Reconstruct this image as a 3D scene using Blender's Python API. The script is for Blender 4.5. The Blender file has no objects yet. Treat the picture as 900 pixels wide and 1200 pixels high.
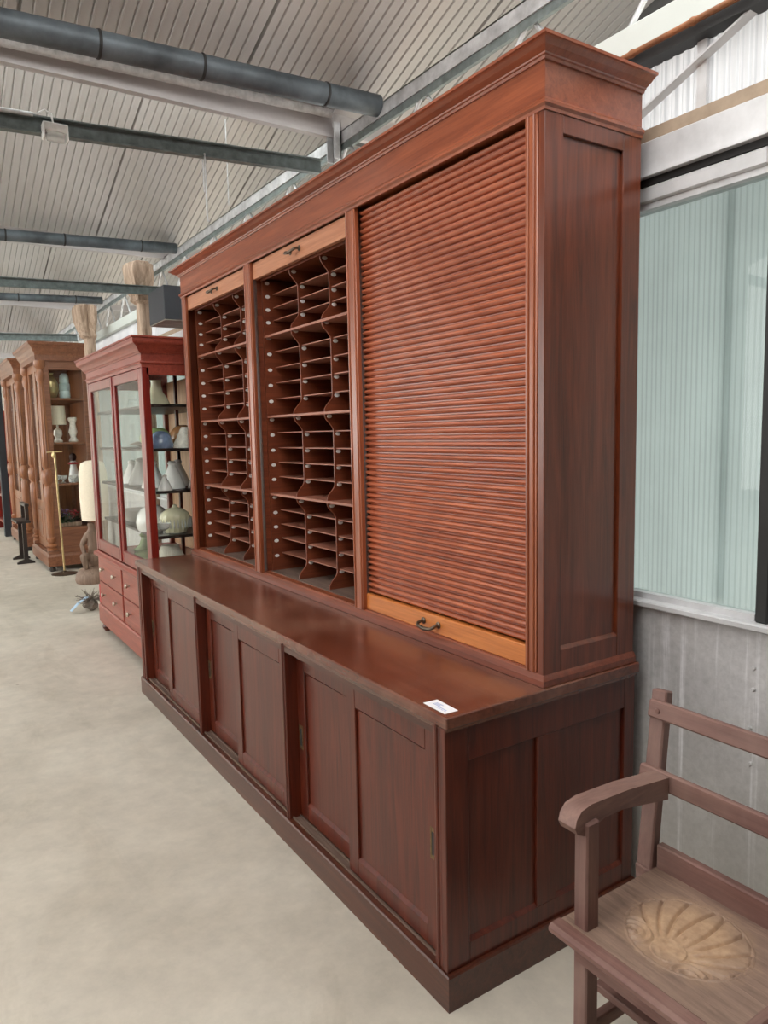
import bpy, bmesh, math, random
from math import sin, cos, pi, radians, sqrt, exp
from mathutils import Vector, Matrix, noise
random.seed(7)
SC = bpy.context.scene
COL = SC.collection

# ------------------------------------------------------------------ materials
def newmat(name):
    m = bpy.data.materials.new(name); m.use_nodes = True
    nt = m.node_tree; nt.nodes.clear()
    out = nt.nodes.new('ShaderNodeOutputMaterial')
    b = nt.nodes.new('ShaderNodeBsdfPrincipled')
    nt.links.new(b.outputs[0], out.inputs[0])
    return m, nt, b, out

def ramp(nt, stops):
    r = nt.nodes.new('ShaderNodeValToRGB')
    while len(r.color_ramp.elements) < len(stops): r.color_ramp.elements.new(.5)
    for e, (p, c) in zip(r.color_ramp.elements, stops):
        e.position = p; e.color = (*c, 1)
    return r

def coords(nt, scale):
    t = nt.nodes.new('ShaderNodeTexCoord'); mp = nt.nodes.new('ShaderNodeMapping')
    mp.inputs['Scale'].default_value = scale
    nt.links.new(t.outputs['Object'], mp.inputs[0])
    return mp.outputs[0]

def noise_tex(nt, vec, s, det=5, rough=.6, dist=0):
    n = nt.nodes.new('ShaderNodeTexNoise'); nt.links.new(vec, n.inputs['Vector'])
    n.inputs['Scale'].default_value = s; n.inputs['Detail'].default_value = det
    n.inputs['Roughness'].default_value = rough; n.inputs['Distortion'].default_value = dist
    return n.outputs['Fac']

def mixc(nt, fac, a, b, mode='MIX'):
    m = nt.nodes.new('ShaderNodeMix'); m.data_type = 'RGBA'; m.blend_type = mode
    for k, v in ((0, fac), (6, a), (7, b)):
        if hasattr(v, 'links'): nt.links.new(v, m.inputs[k])
        elif k == 0: m.inputs[0].default_value = v
        else: m.inputs[k].default_value = (*v, 1)
    return m.outputs[2]

def bump(nt, b, h, strength=.2, dist=.01):
    bp = nt.nodes.new('ShaderNodeBump'); bp.inputs['Strength'].default_value = strength
    bp.inputs['Distance'].default_value = dist
    nt.links.new(h, bp.inputs['Height']); nt.links.new(bp.outputs[0], b.inputs['Normal'])

def wood(name, dark, light, axis='z', rough=.35, coat=.25, var=1.0, blotch=None, bl=.5):
    m, nt, b, out = newmat(name)
    s = {'x': (1, 14, 14), 'y': (14, 1, 14), 'z': (14, 14, 1)}[axis]
    v = coords(nt, s)
    g = noise_tex(nt, v, 2.2, 8, .62, 1.0)
    v2 = coords(nt, tuple(k * 4 if k > 1 else 1.5 for k in s))
    f = noise_tex(nt, v2, 3.0, 4, .7)
    c1 = ramp(nt, [(.3, dark), (.7, light)]); nt.links.new(g, c1.inputs[0])
    fine = ramp(nt, [(.3, (.72, .7, .7)), (.62, (1, 1, 1))]); nt.links.new(f, fine.inputs[0])
    c = mixc(nt, .75 * var, c1.outputs[0], fine.outputs[0], 'MULTIPLY')
    if blotch:
        vb = coords(nt, (1, 1, 1)); n3 = noise_tex(nt, vb, 2.3, 5, .6, .6)
        r3 = ramp(nt, [(.42, (0, 0, 0)), (.68, (bl, bl, bl))]); nt.links.new(n3, r3.inputs[0])
        c = mixc(nt, r3.outputs[0], c, blotch)
    nt.links.new(c, b.inputs['Base Color'])
    b.inputs['Roughness'].default_value = rough
    b.inputs['Coat Weight'].default_value = coat
    b.inputs['Coat Roughness'].default_value = .25
    bump(nt, b, f, .12, .003)
    return m

def plain(name, col, rough=.5, metal=0, nscale=None, amt=.25, coat=0, bumps=0):
    m, nt, b, out = newmat(name)
    b.inputs['Roughness'].default_value = rough; b.inputs['Metallic'].default_value = metal
    b.inputs['Coat Weight'].default_value = coat
    v = coords(nt, (1, 1, 1)); n = noise_tex(nt, v, nscale or 12, 6, .6)
    lo = tuple(k * (1 - amt) for k in col); hi = tuple(min(1, k * (1 + amt)) for k in col)
    r = ramp(nt, [(.3, lo), (.7, hi)]); nt.links.new(n, r.inputs[0])
    nt.links.new(r.outputs[0], b.inputs['Base Color'])
    if bumps: bump(nt, b, n, bumps, .01)
    return m

def glassmat(name, tint=(.97, .98, .97), fac=1.0, ior=1.35):
    m = bpy.data.materials.new(name); m.use_nodes = True; nt = m.node_tree; nt.nodes.clear()
    out = nt.nodes.new('ShaderNodeOutputMaterial'); mx = nt.nodes.new('ShaderNodeMixShader')
    t = nt.nodes.new('ShaderNodeBsdfTransparent'); t.inputs[0].default_value = (*tint, 1)
    g = nt.nodes.new('ShaderNodeBsdfGlossy'); g.inputs['Roughness'].default_value = .02
    fr = nt.nodes.new('ShaderNodeFresnel'); fr.inputs[0].default_value = ior
    ge = nt.nodes.new('ShaderNodeNewGeometry'); iv = nt.nodes.new('ShaderNodeMath'); iv.operation = 'SUBTRACT'; iv.inputs[0].default_value = 1
    mu = nt.nodes.new('ShaderNodeMath'); mu.operation = 'MULTIPLY'
    nt.links.new(ge.outputs['Backfacing'], iv.inputs[1]); nt.links.new(iv.outputs[0], mu.inputs[0]); nt.links.new(fr.outputs[0], mu.inputs[1])
    nt.links.new(mu.outputs[0], mx.inputs[0]); nt.links.new(t.outputs[0], mx.inputs[1]); nt.links.new(g.outputs[0], mx.inputs[2])
    nt.links.new(mx.outputs[0], out.inputs[0])
    return m

def translucent(name, col, tr=.75, clear=0.0, stripes=None):
    m = bpy.data.materials.new(name); m.use_nodes = True; nt = m.node_tree; nt.nodes.clear()
    out = nt.nodes.new('ShaderNodeOutputMaterial'); mx = nt.nodes.new('ShaderNodeMixShader')
    t = nt.nodes.new('ShaderNodeBsdfTranslucent'); d = nt.nodes.new('ShaderNodeBsdfDiffuse')
    mx.inputs[0].default_value = tr
    v = coords(nt, (1, 1, 1)); n = noise_tex(nt, v, 2.5, 5, .6)
    r = ramp(nt, [(.3, tuple(k * .86 for k in col)), (.7, col)]); nt.links.new(n, r.inputs[0])
    c = r.outputs[0]
    if stripes:
        w = nt.nodes.new('ShaderNodeTexWave'); w.wave_type = 'BANDS'; w.bands_direction = 'Y'
        w.inputs['Scale'].default_value = stripes; w.inputs['Distortion'].default_value = 0
        nt.links.new(coords(nt, (1, 1, 1)), w.inputs['Vector'])
        rr = ramp(nt, [(.1, (.82, .83, .84)), (.4, (1, 1, 1))]); nt.links.new(w.outputs['Fac'], rr.inputs[0])
        c = mixc(nt, 1.0, c, rr.outputs[0], 'MULTIPLY')
    nt.links.new(c, t.inputs[0]); nt.links.new(c, d.inputs[0])
    nt.links.new(d.outputs[0], mx.inputs[1]); nt.links.new(t.outputs[0], mx.inputs[2])
    fin = mx.outputs[0]
    if clear:
        m2 = nt.nodes.new('ShaderNodeMixShader'); tp = nt.nodes.new('ShaderNodeBsdfTransparent')
        m2.inputs[0].default_value = clear
        nt.links.new(fin, m2.inputs[1]); nt.links.new(tp.outputs[0], m2.inputs[2]); fin = m2.outputs[0]
    nt.links.new(fin, out.inputs[0])
    return m

# floor
def floor_mat():
    m, nt, b, out = newmat('polished concrete floor')
    v = coords(nt, (1, 1, 1))
    a = noise_tex(nt, v, .9, 8, .62, .5); f = noise_tex(nt, v, 9, 8, .7)
    r = ramp(nt, [(.3, (.42, .375, .31)), (.5, (.53, .48, .41)), (.72, (.63, .585, .51))]); nt.links.new(a, r.inputs[0])
    r2 = ramp(nt, [(.3, (.84, .84, .83)), (.65, (1.03, 1.02, 1.0))]); nt.links.new(f, r2.inputs[0])
    c = mixc(nt, 1, r.outputs[0], r2.outputs[0], 'MULTIPLY')
    vo = nt.nodes.new('ShaderNodeTexVoronoi'); vo.inputs['Scale'].default_value = 2.6; nt.links.new(v, vo.inputs['Vector'])
    r3 = ramp(nt, [(.018, (.28, .27, .25)), (.032, (1, 1, 1))]); nt.links.new(vo.outputs['Distance'], r3.inputs[0])
    c = mixc(nt, .45, c, r3.outputs[0], 'MULTIPLY')
    v3 = coords(nt, (1, .35, 1)); st = noise_tex(nt, v3, 2.2, 6, .65, 1.5)
    r4 = ramp(nt, [(.54, (1, 1, 1)), (.68, (.88, .87, .85))]); nt.links.new(st, r4.inputs[0])
    c = mixc(nt, 1, c, r4.outputs[0], 'MULTIPLY')
    nt.links.new(c, b.inputs['Base Color']); b.inputs['Roughness'].default_value = .6
    bump(nt, b, f, .06, .005)
    return m

def concrete_wall():
    m, nt, b, out = newmat('streaked grey concrete')
    v = coords(nt, (1, 1, 1)); a = noise_tex(nt, v, 2.2, 8, .65, .5)
    r = ramp(nt, [(.3, (.42, .41, .41)), (.7, (.64, .63, .63))]); nt.links.new(a, r.inputs[0])
    vs = coords(nt, (1, 16, .35)); s = noise_tex(nt, vs, 1.4, 6, .7, .15)
    rs = ramp(nt, [(.56, (0, 0, 0)), (.64, (.4, .4, .4)), (.70, (.9, .9, .9))]); nt.links.new(s, rs.inputs[0])
    c = mixc(nt, rs.outputs[0], r.outputs[0], (.9, .9, .92))
    vf = coords(nt, (1, 1, 1)); f = noise_tex(nt, vf, 40, 6, .7)
    rf = ramp(nt, [(.3, (.8, .8, .8)), (.6, (1, 1, 1))]); nt.links.new(f, rf.inputs[0])
    c = mixc(nt, 1, c, rf.outputs[0], 'MULTIPLY')
    # mossy tint low on the wall
    t = nt.nodes.new('ShaderNodeTexCoord'); sx = nt.nodes.new('ShaderNodeSeparateXYZ'); nt.links.new(t.outputs['Object'], sx.inputs[0])
    mr = nt.nodes.new('ShaderNodeMapRange'); mr.inputs[1].default_value = .15; mr.inputs[2].default_value = .75
    mr.inputs[3].default_value = .4; mr.inputs[4].default_value = 0; nt.links.new(sx.outputs[2], mr.inputs[0])
    c = mixc(nt, mr.outputs[0], c, (.50, .47, .36))
    nt.links.new(c, b.inputs['Base Color']); b.inputs['Roughness'].default_value = .75
    bump(nt, b, f, .25, .004)
    return m

M = {}
M['mh_side_shade'] = wood('shaded mahogany upright grain', (.085, .017, .006), (.21, .046, .016), 'z', .3, .35)  # cabinet sides: shade put into the colour, darker than the front stiles
M['mh_y'] = wood('mahogany long grain', (.20, .046, .018), (.37, .10, .042), 'y', .3, .45)
M['mh_x'] = wood('mahogany cross grain', (.085, .020, .010), (.19, .05, .024), 'x', .3, .35)
M['stile'] = wood('lit mahogany stile', (.22, .052, .020), (.38, .108, .042), 'z', .3, .5)  # front stiles: same wood with the light and sheen put into the colour
M['slat'] = wood('tambour slat wood', (.27, .062, .028), (.46, .13, .060), 'y', .24, .6, .25)
M['orange'] = wood('honey mahogany rail', (.50, .15, .03), (.70, .25, .065), 'y', .35, .2)
M['open'] = wood('pale mahogany rail', (.44, .17, .085), (.64, .30, .17), 'y', .35, .25)
M['mh_y2'] = wood('mahogany base moulding', (.12, .028, .014), (.24, .06, .028), 'y', .32, .25)
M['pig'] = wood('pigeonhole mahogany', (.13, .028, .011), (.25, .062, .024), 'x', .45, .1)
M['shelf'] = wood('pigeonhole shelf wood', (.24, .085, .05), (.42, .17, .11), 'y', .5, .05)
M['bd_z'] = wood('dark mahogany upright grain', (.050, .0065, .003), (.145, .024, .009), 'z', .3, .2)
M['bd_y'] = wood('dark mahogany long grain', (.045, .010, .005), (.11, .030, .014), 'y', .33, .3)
M['bd_dust'] = wood('dusty dark mahogany', (.10, .055, .04), (.21, .14, .105), 'y', .7, 0)
M['top'] = wood('worn mahogany counter', (.075, .017, .008), (.175, .045, .021), 'y', .22, .45, .9, (.26, .13, .085), .55)
M['red_z'] = wood('red mahogany upright grain', (.15, .010, .006), (.27, .024, .013), 'z', .28, .3)
M['red_y'] = wood('red mahogany long grain', (.21, .030, .018), (.36, .072, .042), 'y', .35, .2)
M['wal_z'] = wood('walnut upright grain', (.19, .062, .022), (.37, .15, .062), 'z', .35, .25)
M['wal_y'] = wood('walnut long grain', (.15, .052, .024), (.29, .115, .055), 'y', .4, .2)
M['wal_x'] = wood('walnut cross grain', (.15, .055, .028), (.28, .12, .062), 'x', .4, .2)
M['tan'] = wood('tan back boards', (.55, .30, .16), (.75, .48, .28), 'z', .55, 0)
M['chair_z'] = wood('weathered red brown wood', (.11, .048, .040), (.22, .11, .09), 'z', .6, .05, 1, (.31, .2, .165), .5)
M['chair_y'] = wood('weathered red brown rail', (.12, .052, .042), (.24, .118, .096), 'y', .6, .05, 1, (.33, .21, .17), .5)
M['chair_x'] = wood('weathered red brown arm', (.15, .075, .06), (.27, .15, .12), 'x', .6, .05, 1, (.33, .21, .17), .5)
M['drift'] = wood('pale driftwood', (.22, .14, .09), (.66, .50, .38), 'z', .8, 0)
M['carved'] = wood('carved brown figure wood', (.16, .10, .07), (.30, .20, .14), 'z', .6, 0)
M['black_wood'] = plain('black stained wood', (.025, .018, .016), .4)
M['floor'] = floor_mat()
M['conc'] = concrete_wall()
M['alu'] = plain('weathered aluminium', (.62, .62, .63), .5, .1, 6, .2, bumps=.05)
M['galv'] = plain('galvanised steel', (.58, .59, .60), .5, .5, 14, .3)
M['galv_dark'] = plain('dull galvanised channel and flange shade', (.17, .20, .195), .6, .3, 18, .35)
M['pipe'] = plain('dark grey pipe', (.10, .12, .135), .5, .3, 5, .55, bumps=.1)
M['lag'] = plain('pale pipe lagging', (.50, .50, .50), .75, 0, 30, .25, bumps=.4)
M['gutter'] = plain('pale gutter', (.52, .50, .50), .6, 0, 5, .08)
M['roof'] = plain('grey roof sheet', (.53, .515, .50), .6, 0, 2, .06)
M['roof_block'] = plain('dark grey light blocker', (.10, .10, .10), .7)  # dark finish of the parts added to block light at the roof
M['white_beam'] = plain('pale painted beam', (.56, .60, .57), .55, 0, 4, .07)
M['ledge'] = plain('brown fibre board', (.38, .29, .21), .85, 0, 14, .2)
M['rust'] = plain('rusty copper pipe', (.25, .10, .04), .6, .2, 9, .5)
M['black'] = plain('black seal and slot shade', (.02, .02, .02), .6)
M['speaker'] = plain('charcoal box', (.025, .028, .035), .55, 0, 10, .1)
M['speaker_base'] = plain('taupe box underside', (.25, .22, .18), .7)
M['cream'] = plain('cream plaster', (.72, .68, .60), .8, 0, 2, .05)
M['brick'] = plain('dark brown light blocker', (.16, .12, .10), .9)  # dark finish of the unseen walls added to hold back light
M['ivory'] = plain('ivory tag', (.92, .88, .82), .35)
M['brass_old'] = plain('aged brass', (.20, .14, .07), .4, .85, 40, .4)
M['bronze'] = plain('dark bronze', (.13, .10, .075), .38, .85, 40, .4)
M['brass'] = plain('polished brass', (.62, .48, .25), .3, .85, 20, .2)
M['knob'] = plain('silvered knob', (.62, .56, .46), .28, .8)
M['card'] = plain('white card', (.82, .82, .84), .6, 0, 8, .03)
M['ink'] = plain('blue ink', (.18, .26, .55), .6)
M['white_plastic'] = plain('white plastic', (.8, .8, .78), .4)
M['opal'] = plain('white opal glass', (.78, .77, .75), .18, 0, 5, .05, .5)
M['cream_glass'] = plain('cream glass', (.72, .68, .48), .2, 0, 8, .1, .5)
M['green_glass'] = plain('pale green glass', (.34, .46, .20), .15, 0, 8, .2, .5)
M['blue_glass'] = plain('blue mottled glass', (.22, .30, .46), .15, 0, 14, .4, .5)
M['amber_glass'] = plain('amber glass', (.52, .24, .10), .15, 0, 9, .25, .5)
M['floral'] = plain('white floral porcelain', (.80, .74, .66), .2, 0, 30, .2, .5)
M['fabric'] = plain('cream lamp fabric', (.80, .70, .55), .9, 0, 60, .05)
M['pleat'] = plain('pleated cream fabric', (.70, .66, .56), .9, 0, 60, .05)
M['pane'] = glassmat('clear cabinet glass')
M['crystal'] = plain('crystal', (.8, .82, .8), .08, 0, 30, .1, .5)
M['crystal'].node_tree.nodes['Principled BSDF'].inputs['Alpha'].default_value = .5
M['win_glass'] = glassmat('greenish window glass', (.86, .91, .90))
M['sheet'] = translucent('corrugated translucent sheet', (.70, .71, .73), .6, 0, 17)
M['sheet_out'] = translucent('outer fluted plastic sheet', (.37, .395, .395), .5, 0, 17)
M['skylight'] = translucent('roof glazing', (.85, .88, .88), .9)
M['flower'] = plain('purple flowers', (.28, .14, .30), .7, 0, 25, .5)
M['flower_red'] = plain('red flowers', (.42, .03, .04), .7, 0, 25, .4)
M['leaf'] = plain('dark leaves', (.05, .09, .035), .6, 0, 20, .5)
M['twig'] = plain('dry grey twigs', (.20, .165, .135), .8, 0, 20, .4)
M['ribbon'] = plain('pale blue ribbon', (.38, .52, .66), .5)
M['red'] = plain('red paint', (.50, .02, .03), .45)
M['teal'] = plain('pale teal enamel', (.60, .74, .74), .25, 0, 8, .2, .4)
M['doll_dark'] = plain('dark doll hair', (.05, .02, .018), .7)

# ------------------------------------------------------------------ mesh builder
class MB:
    def __init__(s): s.bm = bmesh.new()
    def box(s, x0, x1, y0, y1, z0, z1, bev=0.0):
        b = s.bm
        v = [b.verts.new((x, y, z)) for x in (x0, x1) for y in (y0, y1) for z in (z0, z1)]
        F = [(0, 1, 3, 2), (4, 6, 7, 5), (0, 4, 5, 1), (2, 3, 7, 6), (0, 2, 6, 4), (1, 5, 7, 3)]
        fs = [b.faces.new([v[i] for i in f]) for f in F]
        if bev > 0:
            es = set(e for f in fs for e in f.edges)
            bmesh.ops.bevel(b, geom=list(es), offset=bev, segments=1, affect='EDGES', profile=.5)
        return s
    def obox(s, c, u, v, w, hu, hv, hw, bev=0):
        """oriented box: centre c, axes u,v,w, half sizes"""
        b = s.bm; c = Vector(c); u = Vector(u).normalized(); v = Vector(v).normalized(); w = Vector(w).normalized()
        vs = [b.verts.new(c + u * i * hu + v * j * hv + w * k * hw) for i in (-1, 1) for j in (-1, 1) for k in (-1, 1)]
        F = [(0, 1, 3, 2), (4, 6, 7, 5), (0, 4, 5, 1), (2, 3, 7, 6), (0, 2, 6, 4), (1, 5, 7, 3)]
        fs = [b.faces.new([vs[i] for i in f]) for f in F]
        if bev > 0:
            bmesh.ops.bevel(b, geom=list(set(e for f in fs for e in f.edges)), offset=bev, segments=1, affect='EDGES', profile=.5)
        return s
    def bar(s, p, q, wa, wb, up=(0, 0, 1), bev=0):
        p = Vector(p); q = Vector(q); w = (q - p); L = w.length; w.normalize()
        u = Vector(up).cross(w); 
        if u.length < 1e-4: u = Vector((1, 0, 0))
        u.normalize(); v = w.cross(u)
        return s.obox((p + q) / 2, u, v, w, wa / 2, wb / 2, L / 2, bev)
    def tube(s, pts, r, n=10, cap=True):
        pts = [Vector(p) for p in pts]
        rs = r if isinstance(r, (list, tuple)) else [r] * len(pts)
        rings = []; prev = None
        for i, p in enumerate(pts):
            d = (pts[min(i + 1, len(pts) - 1)] - pts[max(i - 1, 0)]).normalized()
            if prev is None:
                a = Vector((0, 0, 1)) if abs(d.z) < .9 else Vector((1, 0, 0))
                u = a.cross(d).normalized()
            else:
                u = (prev - d * prev.dot(d)).normalized()
            prev = u; w = d.cross(u)
            rings.append([s.bm.verts.new(p + (u * cos(2 * pi * k / n) + w * sin(2 * pi * k / n)) * rs[i]) for k in range(n)])
        for a, b in zip(rings, rings[1:]):
            for k in range(n): s.bm.faces.new((a[k], a[(k + 1) % n], b[(k + 1) % n], b[k]))
        if cap:
            s.bm.faces.new(rings[0][::-1]); s.bm.faces.new(rings[-1])
        return s
    def lathe(s, c, prof, n=24, axis='z', flute=0, fd=0, frange=None):
        c = Vector(c); rings = []
        for r, h in prof:
            ring = []
            for k in range(n):
                t = 2 * pi * k / n; rr = max(r, 1e-4)
                if flute and (frange is None or frange[0] <= h <= frange[1]): rr = rr * (1 - fd * (.5 + .5 * cos(flute * t)))
                if axis == 'z': p = (rr * cos(t), rr * sin(t), h)
                elif axis == 'x': p = (h, rr * cos(t), rr * sin(t))
                else: p = (rr * cos(t), h, rr * sin(t))
                ring.append(s.bm.verts.new(c + Vector(p)))
            rings.append(ring)
        for a, b in zip(rings, rings[1:]):
            for k in range(n): s.bm.faces.new((a[k], a[(k + 1) % n], b[(k + 1) % n], b[k]))
        s.bm.faces.new(rings[0][::-1]); s.bm.faces.new(rings[-1])
        return s
    def prism(s, poly, axis, a0, a1):
        """poly: 2D points in the two other axes (x,y)->z ; (x,z)->y ; (y,z)->x"""
        def P(p, a):
            return {'x': (a, p[0], p[1]), 'y': (p[0], a, p[1]), 'z': (p[0], p[1], a)}[axis]
        A = [s.bm.verts.new(P(p, a0)) for p in poly]; B = [s.bm.verts.new(P(p, a1)) for p in poly]
        n = len(poly)
        for i in range(n): s.bm.faces.new((A[i], A[(i + 1) % n], B[(i + 1) % n], B[i]))
        s.bm.faces.new(A[::-1]); s.bm.faces.new(B)
        return s
    def mould(s, x0, x1, y0, y1, prof):
        """U run of closed profile [(out,z)] round back-near, front-near, front-far, back-far; front is -x"""
        rings = []
        for corner in range(4):
            ring = []
            for o, z in prof:
                p = [(x1, y0 - o), (x0 - o, y0 - o), (x0 - o, y1 + o), (x1, y1 + o)][corner]
                ring.append(s.bm.verts.new((p[0], p[1], z)))
            rings.append(ring)
        n = len(prof)
        for a, b in zip(rings, rings[1:]):
            for i in range(n): s.bm.faces.new((a[i], a[(i + 1) % n], b[(i + 1) % n], b[i]))
        s.bm.faces.new(rings[0][::-1]); s.bm.faces.new(rings[-1])
        return s
    def blob(s, c, rad, seg=12, amp=0, f=3):
        r = bmesh.ops.create_icosphere(s.bm, subdivisions=2 if seg <= 12 else 3, radius=1)
        for v in r['verts']:
            k = 1 + amp * noise.noise(v.co * f + Vector(c))
            v.co = Vector((v.co.x * rad[0] * k, v.co.y * rad[1] * k, v.co.z * rad[2] * k)) + Vector(c)
        return s
    def build(s, name, mat, parent=None, smooth=False, label=None):
        off = wloc(parent)
        bmesh.ops.recalc_face_normals(s.bm, faces=s.bm.faces)
        if parent is not None:
            for v in s.bm.verts: v.co -= off
        me = bpy.data.meshes.new(name); s.bm.to_mesh(me); s.bm.free()
        me.materials.append(mat)
        if smooth:
            for p in me.polygons: p.use_smooth = True
            try: me.set_sharp_from_angle(angle=radians(38))
            except Exception: pass
        o = bpy.data.objects.new(name, me); COL.objects.link(o); o.parent = parent
        if label: o['label'] = label
        return o

def wloc(o):
    v = Vector((0, 0, 0))
    while o is not None: v += o.location; o = o.parent
    return v

def tag(o, label, cat, group=None, kind=None):
    if label: o['label'] = label
    if cat: o['category'] = cat
    if group: o['group'] = group
    if kind: o['kind'] = kind
    return o
def empty(name, loc, label, cat, group=None):
    o = bpy.data.objects.new(name, None); o.location = loc; o.empty_display_size = .1
    COL.objects.link(o); return tag(o, label, cat, group)
def solo(name, mb, mat, label, cat, base, group=None, smooth=True):
    """single-mesh thing with its origin at base"""
    for v in mb.bm.verts: v.co -= Vector(base)
    o = mb.build(name, mat, None, smooth); o.location = base
    return tag(o, label, cat, group)
def struct(name, mb, mat, smooth=False):
    o = mb.build(name, mat, None, smooth); o['kind'] = 'structure'; return o
def copy_tree(o, parent=None):
    c = o.copy(); COL.objects.link(c); c.parent = parent
    for ch in list(o.children): copy_tree(ch, c)
    return c

def frame_x(mb, x0, x1, y0, y1, z0, z1, ws, wt, wb, bev=.004):
    """upright frame lying in a plane of constant x"""
    mb.box(x0, x1, y0, y0 + ws, z0, z1, bev); mb.box(x0, x1, y1 - ws, y1, z0, z1, bev)
    mb.box(x0, x1, y0 + ws, y1 - ws, z1 - wt, z1, bev); mb.box(x0, x1, y0 + ws, y1 - ws, z0, z0 + wb, bev)
    return mb
def lip_x(mb, x, y0, y1, z0, z1, d):
    """chamfer strips running round a recessed panel"""
    mb.prism([(x, z0), (x + d, z0), (x + d, z0 + d)], 'y', y0, y1)
    mb.prism([(x, z1), (x + d, z1), (x + d, z1 - d)], 'y', y0, y1)
    return mb

# ================================================================== SETTING
BACK, FRONT, LEFT, RIGHT = 16.5, -4.5, -6.0, 1.9
struct('floor', MB().box(LEFT - 3, RIGHT + 3, FRONT, BACK, -.12, 0), M['floor'])
struct('wall_back', MB().box(LEFT, RIGHT, BACK, BACK + .15, 0, 4.2), M['cream'])
struct('wall_front_blocker', MB().box(LEFT, RIGHT, FRONT - .15, FRONT, 0, 4.2), M['brick'])  # unseen wall behind the camera, added dark to dim the near faces
struct('wall_right_blocker', MB().box(RIGHT, RIGHT + .1, FRONT, BACK, 2.5, 3.8), M['roof_block'])  # closure added to keep sky light out beyond the truss
mb = MB().box(LEFT - .15, LEFT, FRONT, BACK, 0, .7).box(LEFT - .15, LEFT, FRONT, 1.2, .7, 3.3)
y = 4.2
while y < BACK:
    mb.box(LEFT - .15, LEFT, y, y + .5, .7, 3.1); y += 3.2
struct('wall_left_blocker', mb, M['brick'])  # unseen wall, added for darker reflections and closed to cut near light
# concrete dado of the right wall
mb = MB().box(.80, .98, FRONT, BACK, 0, .965)
for y, z in ((-.33, .86), (-.33, .80), (-.325, .69), (-.33, .59), (-.32, .46)):
    mb.lathe((.80, y, z), [(.004, -.006), (.006, -.003), (.005, 0)], 8, 'x')
struct('wall_right', mb, M['conc'])
struct('wall_right_rear_blocker', MB().box(.80, 1.1, FRONT, -1.31, .965, 3.3), M['brick'])  # unseen solid stretch, added to stop window light on the near faces
struct('trim_1', MB().box(.775, .86, -1.3, BACK, .965, .985, .004), M['alu'])          # sill
# window: frame, glass, black jamb
wf = struct('window_1', MB().box(.80, .86, -.32, 4.6, 2.168, 2.213, .005).box(.81, .86, -.32, 4.6, 2.15, 2.168).box(.81, .85, -.32, 4.6, .985, 1.003), M['alu'])
MB().box(.80, .86, -.36, -.325, .985, 2.17, .004).build('jamb', M['black'], wf)
MB().box(.832, .838, -.322, 4.6, 1.0, 2.155).build('glass', M['win_glass'], wf)
wf = struct('window_2', MB().box(.80, .86, -1.3, -.36, 2.168, 2.213, .005).box(.81, .85, -1.3, -.36, .985, 1.003), M['alu'])
MB().box(.832, .838, -1.3, -.36, 1.0, 2.17).build('glass', M['win_glass'], wf)
wf = struct('window_3', MB().box(.80, .86, 4.6, BACK, 2.168, 2.213, .005).box(.81, .85, 4.6, BACK, .985, 1.003), M['alu'])
MB().box(.832, .838, 4.6, BACK, 1.0, 2.17).build('glass', M['win_glass'], wf)
# lintel beam, dark joint, fibre board, upper sheet wall
struct('trim_2', MB().box(.805, .86, -1.3, BACK, 2.216, 2.236), M['black'])
struct('trim_3', MB().box(.795, .93, -1.3, BACK, 2.236, 2.338, .003).box(.782, .80, -1.3, BACK, 2.236, 2.243), M['alu'])
struct('trim_4', MB().box(.797, .88, -1.3, BACK, 2.338, 2.372), M['ledge'])
def corr_sheet(x, y0, y1, z0, z1, pitch=.035, amp=.004):
    m = MB(); n = int((y1 - y0) / pitch * 4); A = []; B = []
    for i in range(n + 1):
        y = y0 + (y1 - y0) * i / n; xx = x + amp * (1 if (i % 4) in (1, 2) else -1)
        A.append(m.bm.verts.new((xx, y, z0))); B.append(m.bm.verts.new((xx, y, z1)))
        
    for i in range(n): m.bm.faces.new((A[i], A[i + 1], B[i + 1], B[i]))
    return m
struct('wall_right_upper', corr_sheet(.90, -1.3, BACK, 2.36, 2.66), M['sheet'])
struct('wall_right_outer', corr_sheet(1.03, -1.3, BACK, .9, 2.3, .035, .0012), M['sheet_out'])
struct('trim_5', MB().box(.885, .91, -.085, -.055, 2.36, 2.64), M['alu'])
struct('trim_8', MB().box(1.04, 1.05, -.09, -.07, .97, 2.3), M['skylight'])
struct('trim_6', MB().box(.86, .94, -1.3, BACK, 2.635, 2.725, .004), M['white_beam'])
struct('trim_7', MB().box(.845, .90, -1.3, 3.0, 2.59, 2.633), M['black'])

# roof: north-light bays, gutters every 2.95 m
G0, PER, ZG, TAN = 1.85, 2.95, 3.09, math.tan(radians(18.5))
def roof_slope(yg, k):
    m = MB(); yr = yg - PER / 2; zr = ZG + PER / 2 * TAN
    nrm = Vector((0, sin(radians(18.5)), cos(radians(18.5))))
    xs = []; x = LEFT; i = 0
    while x < RIGHT:
        if i % 18 == 0: xs += [(x, 0), (x + .003, .03), (x + .013, .03), (x + .016, 0)]
        else: xs += [(x, 0), (x + .002, .008), (x + .006, .008), (x + .009, -.003), (x + .014, -.003), (x + .016, 0)]
        x += .05; i += 1
    A = [m.bm.verts.new(Vector((x, yr, zr)) + nrm * d) for x, d in xs]
    B = [m.bm.verts.new(Vector((x, yg, ZG)) + nrm * d) for x, d in xs]
    for a in range(len(xs) - 1): m.bm.faces.new((A[a], A[a + 1], B[a + 1], B[a]))
    return m
nb = 0
struct('ceiling_rear', MB().box(LEFT, RIGHT, FRONT, -2.4, 3.2, 3.3), M['roof_block'])  # unseen ceiling behind the camera, coloured dark to cut bounce light
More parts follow.
